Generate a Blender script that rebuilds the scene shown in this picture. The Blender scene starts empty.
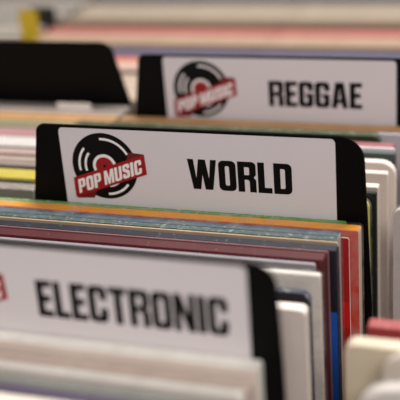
import bpy, bmesh, math, random
from mathutils import Matrix, Vector
random.seed(7)
S = bpy.context.scene
COL = S.collection
U = 0.225            # one unit of the measured layout = the width of a title label, in metres
Z0 = 1.136           # height of the top of the title labels above the floor
def W(x, y, z): return Vector((x*U, y*U, Z0 + z*U))

# ---------------------------------------------------------------- materials
def nodes(name):
    m = bpy.data.materials.new(name); m.use_nodes = True
    nt = m.node_tree
    return m, nt, nt.nodes['Principled BSDF']
def srgb(c):
    return tuple(((v/255)/12.92 if v/255 <= .04045 else ((v/255+.055)/1.055)**2.4) for v in c)
_mc = {}
def mat(col, rough=.45, var=.10, wear_or_glint=0., wcol=(225, 220, 210), bump=0., scale=40, coat=0., spec=.5, stretch=(1, 1, 1)):
    """plain printed card or plastic: base colour with faint mottling, optional flecks (wear, or painted glints) and wrinkles"""
    key = (tuple(col), rough, var, wear_or_glint, tuple(wcol), bump, scale, coat, spec, stretch)
    if key in _mc: return _mc[key]
    m, nt, b = nodes('surface_%d' % len(_mc)); N = nt.nodes; L = nt.links
    c = srgb(col)
    b.inputs['Roughness'].default_value = rough
    b.inputs['Coat Weight'].default_value = coat
    b.inputs['Coat Roughness'].default_value = .12
    b.inputs['Specular IOR Level'].default_value = spec
    tc = N.new('ShaderNodeTexCoord'); mp = N.new('ShaderNodeMapping'); mp.inputs['Scale'].default_value = stretch
    L.new(tc.outputs['Object'], mp.inputs['Vector'])
    nz = N.new('ShaderNodeTexNoise'); nz.inputs['Scale'].default_value = scale; nz.inputs['Detail'].default_value = 4
    L.new(mp.outputs[0], nz.inputs['Vector'])
    mx = N.new('ShaderNodeMix'); mx.data_type = 'RGBA'
    mx.inputs[6].default_value = tuple(max(0, v*(1-var)) for v in c)+(1,)
    mx.inputs[7].default_value = tuple(min(1, v*(1+var)) for v in c)+(1,)
    L.new(nz.outputs['Fac'], mx.inputs[0])
    out = mx.outputs[2]
    if wear_or_glint > 0:
        n2 = N.new('ShaderNodeTexNoise'); n2.inputs['Scale'].default_value = 260; n2.inputs['Detail'].default_value = 6; n2.inputs['Roughness'].default_value = .7
        L.new(tc.outputs['Object'], n2.inputs['Vector'])
        r = N.new('ShaderNodeValToRGB'); r.color_ramp.elements[0].position = .66-wear_or_glint*.25; r.color_ramp.elements[1].position = .90-wear_or_glint*.25; r.color_ramp.elements[1].color = (.7, .7, .7, 1)
        L.new(n2.outputs['Fac'], r.inputs[0])
        m2 = N.new('ShaderNodeMix'); m2.data_type = 'RGBA'
        L.new(r.outputs[0], m2.inputs[0]); L.new(out, m2.inputs[6]); m2.inputs[7].default_value = srgb(wcol)+(1,)
        out = m2.outputs[2]
    L.new(out, b.inputs['Base Color'])
    if bump > 0:
        n3 = N.new('ShaderNodeTexNoise'); n3.inputs['Scale'].default_value = 55; n3.inputs['Detail'].default_value = 3
        n3.inputs['Distortion'].default_value = 1.2
        L.new(tc.outputs['Object'], n3.inputs['Vector'])
        bp = N.new('ShaderNodeBump'); bp.inputs['Strength'].default_value = bump; bp.inputs['Distance'].default_value = .002
        L.new(n3.outputs['Fac'], bp.inputs['Height']); L.new(bp.outputs[0], b.inputs['Normal'])
        if coat: L.new(bp.outputs[0], b.inputs['Coat Normal'])
    _mc[key] = m
    return m
def film_mat():
    """clear wrinkled polythene of an outer sleeve"""
    m, nt, b = nodes('clear_polythene'); N = nt.nodes; L = nt.links
    tr = N.new('ShaderNodeBsdfTransparent'); tr.inputs[0].default_value = (.95, .95, .95, 1)
    b.inputs['Base Color'].default_value = (.62, .62, .60, 1); b.inputs['Roughness'].default_value = .10
    b.inputs['Specular IOR Level'].default_value = .8
    ms = N.new('ShaderNodeMixShader')
    tc = N.new('ShaderNodeTexCoord'); nz = N.new('ShaderNodeTexNoise'); nz.inputs['Scale'].default_value = 60; nz.inputs['Detail'].default_value = 3
    L.new(tc.outputs['Object'], nz.inputs['Vector'])
    mr = N.new('ShaderNodeMapRange'); mr.inputs[1].default_value = .35; mr.inputs[2].default_value = .8
    mr.inputs[3].default_value = .02; mr.inputs[4].default_value = .28
    L.new(nz.outputs['Fac'], mr.inputs[0]); L.new(mr.outputs[0], ms.inputs[0])
    bp = N.new('ShaderNodeBump'); bp.inputs['Strength'].default_value = .8; bp.inputs['Distance'].default_value = .002
    L.new(nz.outputs['Fac'], bp.inputs['Height']); L.new(bp.outputs[0], b.inputs['Normal'])
    L.new(tr.outputs[0], ms.inputs[1]); L.new(b.outputs[0], ms.inputs[2])
    L.new(ms.outputs[0], N['Material Output'].inputs['Surface'])
    return m
FILM = film_mat()
M_CARD = mat((8, 7, 7), rough=.45, var=.12, spec=.10)
M_LABEL = mat((209, 202, 205), rough=.38, var=.025, scale=12, spec=.5)
M_INK = mat((8, 6, 6), rough=.5, var=.05, spec=.15)
M_LOGO_BLACK = mat((10, 8, 8), rough=.45, var=.05, spec=.15)
M_LOGO_RED = mat((146, 8, 18), rough=.38, var=.05)
M_LOGO_DARK = mat((98, 10, 16), rough=.4, var=.05)
M_LOGO_WHITE = mat((232, 226, 224), rough=.38, var=.02)
M_WOOD = mat((96, 70, 48), rough=.5, var=.3, scale=18, stretch=(1, 8, 8))
M_METAL = mat((60, 60, 62), rough=.35, var=.05)
M_FLOOR = mat((96, 88, 80), rough=.6, var=.15, scale=6)
M_WALL = mat((188, 182, 172), rough=.8, var=.04, scale=3)

# ---------------------------------------------------------------- object helpers
def link(name, me, parent=None, loc=None):
    o = bpy.data.objects.new(name, me); COL.objects.link(o)
    if parent is not None: o.parent = parent
    if loc is not None: o.location = loc
    return o
def tag(o, label, cat, group=None):
    o['label'] = label; o['category'] = cat
    if group: o['group'] = group
    return o
def thing(name, loc, label, cat, group=None):
    return tag(link(name, None, None, loc), label, cat, group)
def bevel(bm, w, seg=2):
    es = [e for e in bm.edges if len(e.link_faces) == 2 and e.calc_face_angle(0) > .6]
    if es: bmesh.ops.bevel(bm, geom=es, offset=w, segments=seg, affect='EDGES', profile=.5, clamp_overlap=True)
def box_mesh(name, lo, hi, m, bev=.0):
    bm = bmesh.new(); bmesh.ops.create_cube(bm, size=1)
    lo, hi = Vector(lo), Vector(hi)
    for v in bm.verts: v.co = Vector([(lo[i]+hi[i])/2 + v.co[i]*(hi[i]-lo[i]) for i in range(3)])
    if bev: bevel(bm, bev)
    me = bpy.data.meshes.new(name); bm.to_mesh(me); bm.free(); me.materials.append(m)
    return me
def arc(cx, cz, r, a0, a1, n=6):
    return [(cx+r*math.cos(math.radians(a0+(a1-a0)*i/n)), cz+r*math.sin(math.radians(a0+(a1-a0)*i/n))) for i in range(n+1)]
def slab_mesh(name, pts, y0, y1, mats, bev=.0):
    """closed outline in the XZ plane (layout units) given thickness y0..y1; faces = mats[0], rim = mats[1]"""
    bm = bmesh.new()
    vs = [bm.verts.new((x*U, y0*U, z*U)) for x, z in pts]
    f = bm.faces.new(vs)
    r = bmesh.ops.extrude_face_region(bm, geom=[f])
    nv = [g for g in r['geom'] if isinstance(g, bmesh.types.BMVert)]
    bmesh.ops.translate(bm, verts=nv, vec=(0, (y1-y0)*U, 0))
    bmesh.ops.recalc_face_normals(bm, faces=bm.faces)
    for g in bm.faces:
        g.material_index = 0 if abs(g.normal.y) > .9 else (2 if len(mats) > 2 and g.normal.x > .8 else min(1, len(mats)-1))
    if bev:
        es = [e for e in bm.edges if len(e.link_faces) == 2 and e.calc_face_angle(0) > 1.2]
        bmesh.ops.bevel(bm, geom=es, offset=bev*U, segments=2, affect='EDGES', clamp_overlap=True, material=-1)
    me = bpy.data.meshes.new(name); bm.to_mesh(me); bm.free()
    for m in mats: me.materials.append(m)
    for p in me.polygons: p.use_smooth = False
    return me
def fill_mesh(name, loops, y, depth, m):
    """flat printed shape: closed loops (holes by overlap) in the XZ plane, lying at y, raised towards the viewer by depth"""
    cu = bpy.data.curves.new(name, 'CURVE'); cu.dimensions = '2D'; cu.fill_mode = 'BOTH'
    cu.extrude = depth*U/2
    for lp in loops:
        s = cu.splines.new('POLY'); s.points.add(len(lp)-1); s.use_cyclic_u = True
        for p, (x, z) in zip(s.points, lp): p.co = (x*U, z*U, 0, 1)
    o = bpy.data.objects.new(name, cu); COL.objects.link(o)
    dg = bpy.context.evaluated_depsgraph_get(); dg.update()
    me = bpy.data.meshes.new_from_object(o.evaluated_get(dg))
    bpy.data.objects.remove(o); bpy.data.curves.remove(cu)
    me.name = name
    me.transform(Matrix.Translation((0, (y-depth/2)*U, 0)) @ Matrix.Rotation(math.pi/2, 4, 'X'))
    me.materials.clear(); me.materials.append(m)
    return me

# ---------------------------------------------------------------- heavy condensed capitals (unit height, z up)
T, H = .195, .175
def oct_(x0, z0, x1, z1, r, which='1111'):
    """rounded rectangle, counter-clockwise from lower left; which = lower left, lower right, upper right, upper left rounded"""
    p = []
    p += arc(x0+r, z0+r, r, 180, 270, 5) if which[0] == '1' else [(x0, z0)]
    p += arc(x1-r, z0+r, r, 270, 360, 5) if which[1] == '1' else [(x1, z0)]
    p += arc(x1-r, z1-r, r, 0, 90, 5) if which[2] == '1' else [(x1, z1)]
    p += arc(x0+r, z1-r, r, 90, 180, 5) if which[3] == '1' else [(x0, z1)]
    return p
def g_E(): w = .43; return w, [[(0, 0), (w, 0), (w, H), (T, H), (T, .42), (w-.05, .42), (w-.05, .42+H), (T, .42+H), (T, 1-H), (w, 1-H), (w, 1), (0, 1)]]
def g_L(): w = .41; return w, [[(0, 0), (w, 0), (w, H), (T, H), (T, 1), (0, 1)]]
def g_I(): return T+.01, [[(0, 0), (T+.01, 0), (T+.01, 1), (0, 1)]]
def g_T():
    w = .48; a = (w-T)/2; return w, [[(a, 0), (a+T, 0), (a+T, 1-H), (w, 1-H), (w, 1), (0, 1), (0, 1-H), (a, 1-H)]]
def g_O(): w = .52; return w, [oct_(0, 0, w, 1, .15), oct_(T, H, w-T, 1-H, .05)]
def g_D(): w = .53; return w, [oct_(0, 0, w, 1, .15, '0110'), oct_(T, H, w-T, 1-H, .05, '0110')]
def g_C():
    w, r, q = .51, .15, .05
    return w, [[(w, .62)] + arc(w-r, 1-r, r, 0, 90) + arc(r, 1-r, r, 90, 180) + arc(r, r, r, 180, 270) + arc(w-r, r, r, 270, 360) + [(w, .40), (w-T, .40)]
               + arc(w-T-q, H+q, q, 0, -90) + arc(T+q, H+q, q, 270, 180) + arc(T+q, 1-H-q, q, 180, 90) + arc(w-T-q, 1-H-q, q, 90, 0) + [(w-T, .62)]]
def g_G():
    w, r, q = .52, .15, .05
    return w, [[(w, .65)] + arc(w-r, 1-r, r, 0, 90) + arc(r, 1-r, r, 90, 180) + arc(r, r, r, 180, 270) + arc(w-r, r, r, 270, 360) + [(w, .54), (w*.48, .54), (w*.48, .40), (w-T, .40)]
               + arc(w-T-q, H+q, q, 0, -90) + arc(T+q, H+q, q, 270, 180) + arc(T+q, 1-H-q, q, 180, 90) + arc(w-T-q, 1-H-q, q, 90, 0) + [(w-T, .65)]]
def g_R():
    w, r = .54, .13
    return w, [[(0, 0), (T, 0), (T, .41), (w-T-.05, .41), (w-T, .36), (w-T, 0), (w, 0), (w, .40), (w-.07, .49), (w, .58)] + arc(w-r, 1-r, r, 0, 90) + [(0, 1)],
               oct_(T, .56, w-T, 1-H, .04, '0110')]
def g_P():
    w, r = .51, .14
    return w, [[(0, 0), (T, 0), (T, .37)] + arc(w-r, .37+r, r, 270, 360) + arc(w-r, 1-r, r, 0, 90) + [(0, 1)], oct_(T, .52, w-T, 1-H, .04, '0110')]
def g_A():
    w = .58; return w, [[(0, 0), (T, 0), (T+.03, .20), (w-T-.03, .20), (w-T, 0), (w, 0), (w*.5+.15, 1), (w*.5-.15, 1)], [(T+.055, .34), (w-T-.055, .34), (w*.5, .80)]]
def g_N(): w = .56; return w, [[(0, 0), (T-.02, 0), (T-.02, .55), (w-T, 0), (w, 0), (w, 1), (w-T+.02, 1), (w-T+.02, .45), (T, 1), (0, 1)]]
def g_M(): w = .70; return w, [[(0, 0), (T-.02, 0), (T-.02, .62), (w/2-.07, 0), (w/2+.07, 0), (w-T+.02, .62), (w-T+.02, 0), (w, 0), (w, 1), (w-.22, 1), (w/2, .42), (.22, 1), (0, 1)]]
def g_W():
    w = .88; return w, [[(.14, 0), (.37, 0), (.44, .50), (.51, 0), (.74, 0), (w, 1), (w-.18, 1), (.635, .36), (.545, 1), (.335, 1), (.245, .36), (.18, 1), (0, 1)]]
def g_U():
    w, r = .52, .15
    return w, [arc(r, r, r, 180, 270)+arc(w-r, r, r, 270, 360)+[(w, 1), (w-T, 1)]+arc(w-T-.05, H+.05, .05, 0, -90)+arc(T+.05, H+.05, .05, 270, 180)+[(T, 1), (0, 1)]]
def g_S():
    w, r = .50, .14
    return w, [arc(r, r, r, 180, 270)+arc(w-r, r, r, 270, 360)+arc(w-r, .57-r, r, 0, 60)+[(T+.04, .64), (T, .69)]+[(T, 1-H-.03), (T+.03, 1-H), (w-T-.03, 1-H), (w-T, 1-H-.03), (w-T, .66), (w, .66)]
               + arc(w-r, 1-r, r, 0, 90)+arc(r, 1-r, r, 90, 180)+[(0, .62), (.05, .52), (w-T-.04, .40), (w-T, .34), (w-T, H+.03), (w-T-.03, H), (T+.03, H), (T, H+.03), (T, .34), (0, .34)]]
GL = dict(E=g_E, L=g_L, I=g_I, T=g_T, O=g_O, D=g_D, C=g_C, G=g_G, R=g_R, P=g_P, A=g_A, N=g_N, M=g_M, W=g_W, U=g_U, S=g_S)
def text_loops(s, fx, gap=.055, space=.22):
    """outlines of the word, fx maps (x 0..1 along the word, z 0..1 up the letter) into the layout"""
    out, x = [], 0
    for c in s:
        if c == ' ': x += space; continue
        w, ls = GL[c]()
        out += [[(px+x, pz) for px, pz in lp] for lp in ls]; x += w+gap
    tot = x-gap
    return [[fx(px/tot, pz) for px, pz in lp] for lp in out]

# ---------------------------------------------------------------- divider cards
CARD_T = .012
def card_outline(lx0, lx1, rx0, rx1, rx2, top=.009, rl=.035, rr=.085, bottom=-1.67):
    """tab card: small radius at the left shoulder, large at the right, sides flaring downwards"""
    p = [(lx1-.03, bottom), (rx2, bottom), (rx2, -.63), (rx1, -.29)]
    p += arc(rx0-rr, top-rr, rr, 0, 90, 10)
    p += arc(lx0+rl, top-rl, rl, 90, 180, 8)
    p += [(lx1, -.27), (lx1-.03, -.50)]
    return p
def divider(name, x, y, z, label, word=None, w0=0, w1=0, outline=None, shift=0):
    t = thing(name, W(x, y, z), label, 'divider')
    ol = outline or card_outline(-.093, -.135, 1.095, 1.103, 1.114)
    dy = .0
    link('card', slab_mesh('card', ol, 0, CARD_T, [M_CARD, M_CARD], .0025), t)
    if not word: return t
    r = .016
    lab = link('title_label', slab_mesh('title_label', oct_(0, -.325, 1, 0, r), -.0022, 0.0, [M_LABEL, M_LABEL]), t)
    yy = -.0022
    fx = lambda u, v: (w0+(w1-w0)*u, -.2063+(.2063-.0949)*v)
    link('lettering', fill_mesh('lettering', text_loops(word, fx), yy, .0008, M_INK), lab)['label'] = 'black printed word ' + word
    # emblem: black disc with white arcs, red centre, red banner with white words
    cx, cz, R = .166, -.140, .126
    circ = lambda r, n=48: [(cx+r*math.cos(2*math.pi*i/n), cz+r*math.sin(2*math.pi*i/n)) for i in range(n)]
    def band(r, w, a0, a1, n=16):
        return arc(cx, cz, r+w/2, a0, a1, n)+[(cx+w/2*math.cos(math.radians(a1)), cz)][:0]+arc(cx, cz, r-w/2, a1, a0, n)
    disc = link('emblem_disc', fill_mesh('emblem_disc', [circ(R, 64)], yy, .0005, M_LOGO_BLACK), lab)
    disc['label'] = 'black printed record disc with white grooves'
    grooves = [band(.098, .0085, 138, 192), band(.074, .0085, 140, 196), band(.103, .0085, 28, 95), band(.107, .0085, -88, -38), band(.077, .0075, -80, -48)]
    link('emblem_groove', fill_mesh('emblem_groove', grooves, yy-.0005, .0004, M_LOGO_WHITE), lab)
    link('emblem_ring', fill_mesh('emblem_ring', [circ(.0455)], yy-.0005, .0004, M_LOGO_WHITE), lab)
    link('emblem_centre', fill_mesh('emblem_centre', [circ(.0345), circ(.0055, 16)], yy-.0009, .0003, M_LOGO_RED), lab)
    link('emblem_spindle_hole', fill_mesh('emblem_spindle_hole', [circ(.0055, 16)], yy-.0009, .0002, M_LOGO_BLACK), lab)
    folds = [[(.2535, -.112), (.262, -.082), (.318, -.087), (.322, -.0875), (.30, -.10)], [(.039, -.262), (.046, -.2695), (.112, -.2655), (.126, -.232)]]
    for fo in folds: link('banner_fold', fill_mesh('banner_fold', [fo], yy-.0012, .0004, M_LOGO_DARK), lab)
    sl = (.1903-.0873)/(.322-.038)
    bz = lambda u, v: -(.1903-sl*(u-.038)) - (1-v)*.0765
    link('emblem_banner', fill_mesh('emblem_banner', [[(.0385, bz(.0385, 0)), (.326, bz(.326, 0)), (.322, bz(.322, 1)), (.038, bz(.038, 1))]], yy-.0016, .0005, M_LOGO_RED), lab)['label'] = 'red slanting banner'
    fb = lambda u, v: (.0545+.254*u, bz(.0545+.254*u, .13+.70*v))
    link('banner_lettering', fill_mesh('banner_lettering', text_loops('POP MUSIC', fb, .075, .17), yy-.0021, .0004, M_LOGO_WHITE), lab)['label'] = 'white words POP MUSIC'
    for o in lab.children:
        if o.name.startswith(('emblem', 'banner')): o.location.x = shift*U
    return t
divider('divider_card', 0, 0, 0, 'black divider card with white WORLD title label, middle of the bin', 'WORLD', .4806, .8505)
divider('divider_card', -.0313, -.9355, .0119, 'black divider card with white ELECTRONIC title label, nearest the viewer', 'ELECTRONIC', .4001, .9448,
        card_outline(-.093, -.135, 1.075, 1.082, 1.086, rr=.065), shift=-.017)
divider('divider_card', .0617, .9052, -.0028, 'black divider card with white REGGAE title label, behind the WORLD divider', 'REGGAE', .4658, .8612, card_outline(-.118, -.156, 1.095, 1.114, 1.134))
divider('divider_card', -1.40, 1.06, .004, 'plain all-black divider card without a title label, left of the REGGAE divider',
        outline=card_outline(-.05, -.10, 1.165, 1.225, 1.232, rr=.07))

# ---------------------------------------------------------------- records
ORD = ['first', 'second', 'third', 'fourth', 'fifth', 'sixth', 'seventh', 'eighth', 'ninth', 'tenth', 'eleventh', 'twelfth', 'thirteenth', 'fourteenth',
       'fifteenth', 'sixteenth', 'seventeenth', 'eighteenth', 'nineteenth', 'twentieth', 'twenty-first', 'twenty-second', 'twenty-third', 'twenty-fourth', 'twenty-fifth',
       'twenty-sixth', 'twenty-seventh', 'twenty-eighth', 'twenty-ninth', 'thirtieth', 'thirty-first', 'thirty-second', 'thirty-third', 'thirty-fourth', 'thirty-fifth']
BOT = -1.67
def record(x0, x1, y, th, top, col, edge=None, label='', group=None, r=.008, wear_or_glint=.3, film=False, bump=.15, coat=.0, rough=.42, yaw=0, roll=0, lift=0, side=None, prints=()):
    """square record sleeve standing upright: front cover at y, thickness th (towards the back), from x0 to x1"""
    t = thing('record_sleeve', W((x0+x1)/2, y, BOT+lift), label, 'record', group)
    if yaw or roll: t.rotation_euler = (0, math.radians(roll), math.radians(yaw))
    hw, h = (x1-x0)/2, top-BOT
    edge = edge or col
    mc = mat(col, rough=rough, var=.12, wear_or_glint=wear_or_glint*.25, bump=bump, coat=coat)
    me_ = mat(edge, rough=.5, var=.18, wear_or_glint=wear_or_glint, scale=90, bump=bump)
    e = .0 if not film else .006
    j = link('jacket', slab_mesh('jacket', oct_(-hw+e, 0, hw-e, h-e, r), 0, th, [mc, me_] + ([mat(side, rough=.45, var=.1)] if side else []), min(.0022, th*.2)), t)
    if film:
        link('plastic_cover', slab_mesh('plastic_cover', oct_(-hw, 0.0005, hw, h, r+.008), -.003, th+.003, [FILM, FILM], .001), t)['label'] = 'clear polythene outer cover'
    for nm, (a, b, c, d), pc, lb in prints:      # printed shapes on the cover: x from right edge, z from top
        p = link(nm, box_mesh(nm, ((hw+a)*U, -.0012*U, (h+b)*U), ((hw+c)*U, -.0002*U, (h+d)*U), mat(pc, rough=.4)), j)
        p['label'] = lb
    return t

# --- between the WORLD and ELECTRONIC dividers, from back to front
A0, BW = -.31, 'between the WORLD and ELECTRONIC dividers'
record(-.37, 1.036, -.045, .032, -.284, (40, 96, 34), (84, 140, 56), 'green worn-edged record sleeve touching the front of the WORLD divider', wear_or_glint=.6)
record(A0, 1.098, -.098, .046, -.272, (194, 48, 18), (254, 158, 8), 'orange-edged record sleeve with a red-orange cover behind the blue-grey sleeve', wear_or_glint=.10, side=(226, 206, 184), film=True)
record(A0, 1.062, -.1115, .008, -.300, (150, 16, 18), (222, 214, 200), 'dark red record sleeve with a cream right edge, tucked in front of the orange one', wear_or_glint=.1,
       prints=[('cover_patch', (-.05, -.34, -.002, -.24), (184, 16, 22), 'brighter red patch on the cover')])
record(A0, 1.042, -.158, .040, -.268, (96, 114, 120), (74, 98, 116), 'blue-grey record sleeve in glossy film in front of the orange one', wear_or_glint=.35, film=True, coat=.4, side=(200, 200, 196))
record(A0, 1.038, -.196, .030, -.270, (70, 84, 78), (66, 84, 80), 'grey-green record sleeve in front of the blue-grey one', wear_or_glint=.5, side=(150, 150, 146))  # no film here: pale flecks paint its glints into the colour
record(A0, 1.046, -.2085, .007, -.270, (160, 140, 120), (206, 178, 150), 'thin cream-edged record sleeve behind the navy one', wear_or_glint=.3)
record(A0, 1.052, -.264, .042, -.273, (14, 17, 28), (14, 20, 38), 'navy blue record sleeve right behind the maroon ones', wear_or_glint=.2, coat=.3,  # flecks on the navy stand in for glints of clear film
       prints=[('cover_patch', (-.070, -.72, -.002, -.22), (14, 78, 160), 'bright blue patch on the cover')])
record(A0, 1.030, -.277, .007, -.270, (110, 70, 74), (150, 108, 108), 'thin dull pink-edged record sleeve between the navy and the maroon ones', wear_or_glint=.2)
record(A0, 1.026, -.335, .052, -.272, (84, 14, 22), (76, 10, 18), 'thick maroon record sleeve in front of the navy one', wear_or_glint=.12, coat=.2)  # faint flecks are painted glints, in place of a film cover
record(A0, 1.006, -.366, .020, -.274, (120, 116, 120), (146, 142, 148), 'silver-edged record sleeve in front of the maroon one', wear_or_glint=.2)
record(A0, 1.040, -.425, .026, -.272, (220, 212, 204), (232, 226, 218), 'white record sleeve behind the ELECTRONIC divider, right after the silver-edged one', wear_or_glint=.1, film=True)
record(A0, 1.018, -.500, .030, -.300, (14, 16, 20), (44, 52, 72), 'dark record sleeve with a bluish worn edge behind the ELECTRONIC divider', wear_or_glint=.6, r=.03)
record(A0, 1.022, -.530, .018, -.360, (20, 20, 22), (30, 30, 32), 'low black record sleeve behind the large pale sleeve', wear_or_glint=.1)
record(A0, 1.030, -.600, .045, -.300, (212, 198, 190), (236, 228, 218), 'large pale record sleeve with a rounded corner, right of the ELECTRONIC divider', wear_or_glint=.1, r=.02,
       prints=[('cover_mark', (-.100, -.085, -.080, -.045), (30, 40, 110), 'small dark blue mark on the cover')])

# --- in front of the ELECTRONIC divider
FR = 'in front of the ELECTRONIC divider'
record(A0-.06, 1.000, -.990, .048, -.252, (216, 202, 192), (242, 236, 228), 'white thick-edged record sleeve leaning just in front of the ELECTRONIC divider', wear_or_glint=.05)
record(A0-.06, .992, -1.045, .040, -.276, (196, 178, 166), (200, 182, 170), 'pinkish beige record sleeve, second in front of the ELECTRONIC divider', wear_or_glint=.05)
record(A0-.06, .980, -1.078, .026, -.274, (226, 216, 208), (242, 236, 228), 'white record sleeve, third in front of the ELECTRONIC divider', wear_or_glint=.05)
record(A0-.06, .990, -1.100, .010, -.290, (28, 24, 24), (36, 30, 30), 'black record sleeve, thin, fourth in front of the ELECTRONIC divider', wear_or_glint=.05)
record(A0-.06, .985, -1.142, .036, -.275, (112, 114, 108), (124, 126, 120), 'grey record sleeve, fifth in front of the ELECTRONIC divider', wear_or_glint=.1)
record(A0-.06, .985, -1.178, .030, -.275, (60, 50, 74), (76, 66, 90), 'dull purple record sleeve near the bottom of the picture', wear_or_glint=.1)
record(A0-.06, .995, -1.250, .060, -.275, (214, 204, 190), (230, 222, 208), 'cream record sleeve at the very bottom edge of the picture', wear_or_glint=.1)

# --- behind the WORLD divider, right stack (front cover y, right end)
for xr, y, th, top, c, e, lb, kw in [
    (1.062, .060, .030, -.300, (190, 184, 180), (205, 200, 196), 'pale grey film-wrapped record sleeve, first behind the WORLD divider', dict(film=True)),
    (1.088, .140, .026, -.272, (176, 172, 74), (214, 208, 84), 'yellow-green record sleeve peeking past the right side of the WORLD divider', dict(film=True, r=.03)),
    (1.100, .185, .024, -.268, (18, 20, 20), (24, 26, 26), 'black record sleeve between the yellow-green and the white ones', dict(wear_or_glint=.1)),
    (1.098, .240, .040, -.268, (170, 160, 152), (222, 212, 200), 'white-rimmed grey record sleeve behind the black one, right of the WORLD divider', dict(wear_or_glint=.1)),
    (1.110, .372, .034, -.270, (196, 182, 172), (228, 216, 206), 'cream record sleeve, second of three stepped pale ones right of the WORLD divider', dict(wear_or_glint=.1)),
    (1.120, .492, .040, -.276, (204, 190, 182), (234, 224, 214), 'cream record sleeve with a big rounded corner, rearmost of three stepped pale ones', dict(wear_or_glint=.05, r=.055)),
    (1.108, .570, .035, -.270, (62, 72, 70), (84, 94, 92), 'dark grey record sleeve between the pale and the pink ones', dict(wear_or_glint=.1)),
    (1.100, .612, .014, -.264, (216, 208, 210), (224, 218, 220), 'thin white record sleeve in front of the pink one', dict(wear_or_glint=.0)),
    (1.090, .640, .055, -.272, (140, 78, 88), (150, 90, 98), 'pink record sleeve behind the right side of the WORLD divider', dict(wear_or_glint=.25, wcol=0)),
    (1.022, .735, .045, -.262, (40, 52, 32), (62, 74, 48), 'dark green record sleeve with a torn whitish corner, behind the WORLD divider', dict(wear_or_glint=.45, r=.03)),
    ]:
    kw.pop('wcol', 0)
    record(-.14 if y < .1 else -.18 if y < .25 else -.24 if y < .4 else -.27 if y < .52 else -.33, xr, y, th, top, c, e, lb, **kw)
record(-.14, 1.26, .790, .018, -.272, (176, 172, 176), (204, 204, 220), 'lavender record sleeve behind the dark green one', wear_or_glint=.1)
record(-.14, 1.26, .822, .030, -.268, (176, 132, 84), (190, 148, 102), 'tan record sleeve, front one of two across the foot of the REGGAE label', wear_or_glint=.1)
record(-.14, 1.26, .856, .028, -.270, (166, 124, 80), (184, 142, 98), 'tan record sleeve, rear one of two across the foot of the REGGAE label', wear_or_glint=.1)

# --- left stack beside the WORLD divider
LFT = [(.032, .060, (120, 112, 104), (136, 128, 120), 'mottled grey'), (.100, .016, (28, 28, 28), (40, 40, 38), 'black'), (.135, .090, (180, 164, 62), (190, 176, 76), 'yellow'),
       (.236, .014, (44, 40, 42), (60, 56, 58), 'charcoal'), (.262, .040, (140, 124, 120), (150, 134, 128), 'greyish pink'), (.310, .045, (160, 144, 134), (172, 158, 146), 'beige'),
       (.362, .010, (110, 84, 76), (120, 92, 84), 'brown'), (.380, .062, (164, 142, 136), (176, 154, 148), 'dusky beige'), (.448, .010, (70, 66, 64), (80, 76, 74), 'dark grey'),
       (.464, .110, (198, 192, 188), (206, 202, 198), 'white'), (.588, .050, (172, 122, 126), (180, 134, 138), 'rose'), (.645, .040, (160, 124, 124), (170, 138, 136), 'dusty pink')]
for i, (y, th, c, e, n) in enumerate(LFT):
    rx = -.16 if y < .1 else -.20 if y < .25 else -.26 if y < .4 else -.30 if y < .55 else -.355
    record(rx-1.4, rx, y, th, -.270, c, e, n+' record sleeve, '+ORD[i]+' from the front in the stack left of the WORLD divider', wear_or_glint=.12 if i else .6)
record(-1.56, -.16, .700, .070, -.270, (104, 108, 84), (136, 136, 104), 'olive green record sleeve in the stack left of the WORLD divider, before the tan ones', wear_or_glint=.2)
record(-1.56, -.16, .780, .045, -.270, (176, 132, 84), (190, 150, 106), 'tan record sleeve in the left stack, front one of the two there', wear_or_glint=.1)
record(-1.56, -.16, .833, .045, -.270, (170, 128, 84), (188, 146, 102), 'tan record sleeve in the left stack, rear one of the two there', wear_or_glint=.1)
record(-1.56, -.16, .888, .060, -.272, (132, 122, 116), (150, 140, 134), 'grey record sleeve in front of the plain black divider', wear_or_glint=.1)
record(-1.56, -.16, .960, .055, -.272, (120, 112, 106), (138, 130, 124), 'darker grey record sleeve directly in front of the plain black divider', wear_or_glint=.1)

sl_ = thing('paper_slip', W(-.415, .951, BOT), 'small white paper slip poking up between the two grey sleeves at left', 'paper slip')
link('slip', box_mesh('slip', (-.085*U, 0, 0), (.085*U, .005*U, 1.425*U), mat((232, 222, 214), rough=.6), .0003), sl_)
# --- rows behind the REGGAE and plain black dividers
def zone(y0, y1, n, cols, nm):
    out = []
    st = (y1-y0)/n
    for i in range(n):
        c = cols[i % len(cols)]
        k = random.uniform(.93, 1.05)
        out.append((y0+i*st, st*.80, tuple(min(255, v*k) for v in c), nm))
    return out
MID = zone(1.10, 1.50, 9, [(214, 196, 172), (206, 184, 160), (220, 206, 190), (196, 170, 160)], 'cream') + zone(1.50, 1.56, 2, [(52, 44, 44)], 'black') \
    + zone(1.56, 1.72, 4, [(206, 170, 158), (220, 196, 180)], 'pale peach') + zone(1.72, 1.80, 2, [(216, 128, 108)], 'salmon')
FARB = zone(1.82, 1.98, 4, [(90, 90, 116), (104, 98, 118)], 'dusty violet') + zone(1.98, 2.06, 2, [(104, 84, 62)], 'brown') \
    + zone(2.06, 2.22, 4, [(186, 160, 138), (194, 170, 146)], 'sand') + zone(2.22, 2.40, 5, [(184, 124, 114), (172, 108, 100)], 'coral pink') \
    + zone(2.40, 2.50, 2, [(86, 52, 40)], 'dark brown') + zone(2.50, 2.60, 2, [(132, 118, 96)], 'khaki') + zone(2.60, 2.96, 9, [(172, 158, 140), (162, 148, 132), (180, 166, 150)], 'beige') \
    + zone(2.96, 3.04, 2, [(92, 84, 80)], 'dark grey') + zone(3.04, 3.2, 4, [(104, 106, 108)], 'grey')
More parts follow.
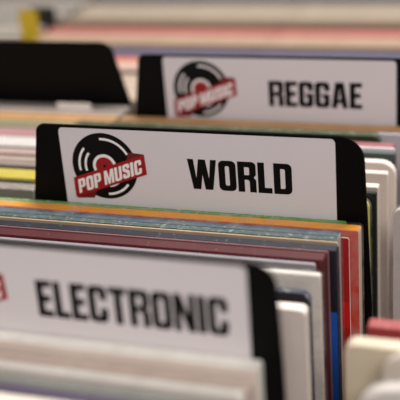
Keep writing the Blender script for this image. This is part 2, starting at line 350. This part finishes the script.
for i, (y, th, c, n) in enumerate(MID):
    record(-1.10, .30, y, th, -.272, c, None, n+' record sleeve, '+ORD[i]+' in the stack behind the plain black divider', wear_or_glint=.08)
for i, (y, th, c, n) in enumerate(FARB):
    k = random.uniform(-.05, .05)
    record(-1.23+k, .16+k, y, th, -.272, c, None, n+' record sleeve, '+ORD[i]+' from the front in the blurred middle back stack', wear_or_glint=.08)
    record(.166+k, 1.56+k, y, th, -.272, c, None, n+' record sleeve, '+ORD[i]+' from the front in the blurred right back stack', wear_or_glint=.08)
FARA = zone(1.70, 1.86, 4, [(196, 184, 172)], 'off-white') + zone(1.86, 1.96, 2, [(200, 186, 178)], 'pale') + zone(1.96, 2.10, 3, [(196, 186, 178)], 'greyish white') + zone(2.18, 2.43, 5, [(164, 158, 150), (170, 162, 152)], 'soft grey') + zone(2.46, 3.1, 13, [(160, 154, 146), (144, 140, 134), (166, 158, 148), (136, 132, 128)], 'light grey')
for i, (y, th, c, n) in enumerate(FARA):
    record(-2.69, -1.29, y, th, -.272, c, None, n+' record sleeve, '+ORD[i]+' from the front in the blurred left back stack', wear_or_glint=.08)
record(-2.72, -1.32, 1.64, .04, -.20, (104, 22, 28), None, 'maroon record sleeve standing high at the far left edge', wear_or_glint=.1)
# tabbed cards poking out of the back stacks
def tab_card(x0, x1, ta, tb, y, ztop, col, label):
    t = thing('index_card', W(0, y, BOT), label, 'divider')
    m = mat(col, rough=.4)
    h = -.30-BOT; ht = ztop-BOT
    pts = [(x0, 0), (x1, 0), (x1, h), (tb, h)] + arc(tb-.02, ht-.02, .02, 0, 90, 5) + arc(ta+.02, ht-.02, .02, 90, 180, 5) + [(ta, h), (x0, h)]
    link('card', slab_mesh('card', pts, 0, .006, [m, m], .001), t)
    return t
tab_card(-2.57, -1.17, -1.30, -1.18, 2.133, -.105, (206, 176, 30), 'yellow index card with a tall tab in the blurred back row')
tab_card(-2.64, -1.22, -1.395, -1.225, 2.442, -.165, (20, 18, 20), 'black index card with a tab right of the yellow one in the back row')

# --- neighbouring stack at the right
record(1.150, 2.550, .560, .050, -.270, (196, 184, 174), (218, 208, 198), 'beige record sleeve at the right edge, level with the pink one', wear_or_glint=.05, r=.03)
record(1.168, 2.568, .088, .030, -.272, (190, 182, 178), (214, 206, 200), 'pale grey record sleeve of the right-hand stack, beyond the red one', wear_or_glint=.05, r=.03, film=True)
record(1.213, 2.613, -.640, .050, -.305, (140, 44, 46), (170, 84, 84), 'red record sleeve with a pinkish edge at the right edge of the picture', wear_or_glint=.25)
record(1.180, 2.580, -.790, .050, -.275, (198, 184, 160), (220, 208, 184), 'cream record sleeve with a rounded corner, in front of the red one at right', wear_or_glint=.05, r=.03)
record(1.666, 3.066, -.905, .030, -.190, (186, 176, 164), (206, 196, 186), 'pale record sleeve leaning sideways in front of the cream one at lower right', wear_or_glint=.1, r=.06, roll=-16, lift=.20)
record(1.49, 2.89, -1.000, .040, -.25, (214, 206, 200), (228, 220, 214), 'white film-wrapped record sleeve nearest the lower right corner', wear_or_glint=.1, r=.08, film=True, roll=-11, lift=.135)

# ---------------------------------------------------------------- bin and room
def W3(a): return tuple(W(*a))
bx0, bx1, by0, by1, bz = -2.80, 3.35, -1.36, 3.30, BOT
bn = thing('record_bin', (0, 0, 0), 'wooden browsing bin that holds the rows of records', 'bin')
link('base_panel', box_mesh('base_panel', W3((bx0, by0, bz-.09)), W3((bx1, by1, bz-.006)), M_WOOD, .002), bn)
link('front_panel', box_mesh('front_panel', W3((bx0, by0, bz)), W3((bx1, by0+.07, bz+.85)), M_WOOD, .002), bn)
link('back_panel', box_mesh('back_panel', W3((bx0, by1-.07, bz)), W3((bx1, by1, bz+.85)), M_WOOD, .002), bn)
link('side_panel', box_mesh('side_panel', W3((bx0, by0+.07, bz)), W3((bx0+.06, by1-.07, bz+.85)), M_WOOD, .002), bn)
link('side_panel', box_mesh('side_panel', W3((bx1-.06, by0+.07, bz)), W3((bx1, by1-.07, bz+.85)), M_WOOD, .002), bn)
zb = W(0, 0, bz-.09).z
for sx in (bx0+.1, bx1-.3):
    for sy in (by0+.1, by1-.3):
        link('leg', box_mesh('leg', (sx*U, sy*U, 0), ((sx+.2)*U, (sy+.2)*U, zb), M_METAL, .003), bn)
def struct(name, me): o = link(name, me); o['kind'] = 'structure'; return o
struct('floor', box_mesh('floor', (-3, -2.5, -.1), (3, 3.5, 0), M_FLOOR))
struct('wall_back', box_mesh('wall_back', (-3, 3.5, -.1), (3, 3.6, 3.0), M_WALL))

# ---------------------------------------------------------------- light
w = bpy.data.worlds.new('shop_air'); S.world = w; w.use_nodes = True
bg = w.node_tree.nodes['Background']; bg.inputs[0].default_value = (1.0, .93, .88, 1); bg.inputs[1].default_value = .33
def area(name, loc, tgt, sx, sy, power, col):
    l = bpy.data.lights.new(name, 'AREA'); l.shape = 'RECTANGLE'; l.size = sx; l.size_y = sy; l.energy = power; l.color = col
    o = bpy.data.objects.new(name, l); COL.objects.link(o); o.location = loc
    o.rotation_euler = (Vector(tgt)-Vector(loc)).to_track_quat('-Z', 'Y').to_euler()
area('ceiling_or_fill_lamp', (.3, .9, 2.9), (0.2, .2, 1), 1.4, .25, 50, (1, .95, .91))
area('ceiling_or_fill_lamp', (.9, -1.7, 2.5), (0.1, 0, 1), .9, .5, 31, (1, .95, .91))  # fill light added at front right to brighten record fronts and right sides

# ---------------------------------------------------------------- camera
Rr = [(0.94591151, 0.31570599, -0.07470706), (0.06171942, -0.40118653, -0.9139147), (-0.31849981, 0.85987156, -0.39897214)]
cam = bpy.data.cameras.new('camera'); co = bpy.data.objects.new('camera', cam); COL.objects.link(co)
right, down, fwd = [Vector(v) for v in Rr]
M = Matrix((right, -down, -fwd)).transposed().to_4x4()
M.translation = W(1.66344814, -3.09956491, 1.18886345)
co.matrix_world = M
cam.sensor_width = 36; cam.lens = 36*1029.7/400
cam.clip_start = .02
cam.dof.use_dof = True
cam.dof.focus_distance = 3.50*U
cam.dof.aperture_fstop = 4.2
cam.dof.aperture_blades = 0
S.camera = co
S.view_settings.view_transform = 'Standard'; S.view_settings.look = 'None'; S.view_settings.gamma = 1
S.view_settings.use_curve_mapping = False
S.view_settings.exposure = 0.05
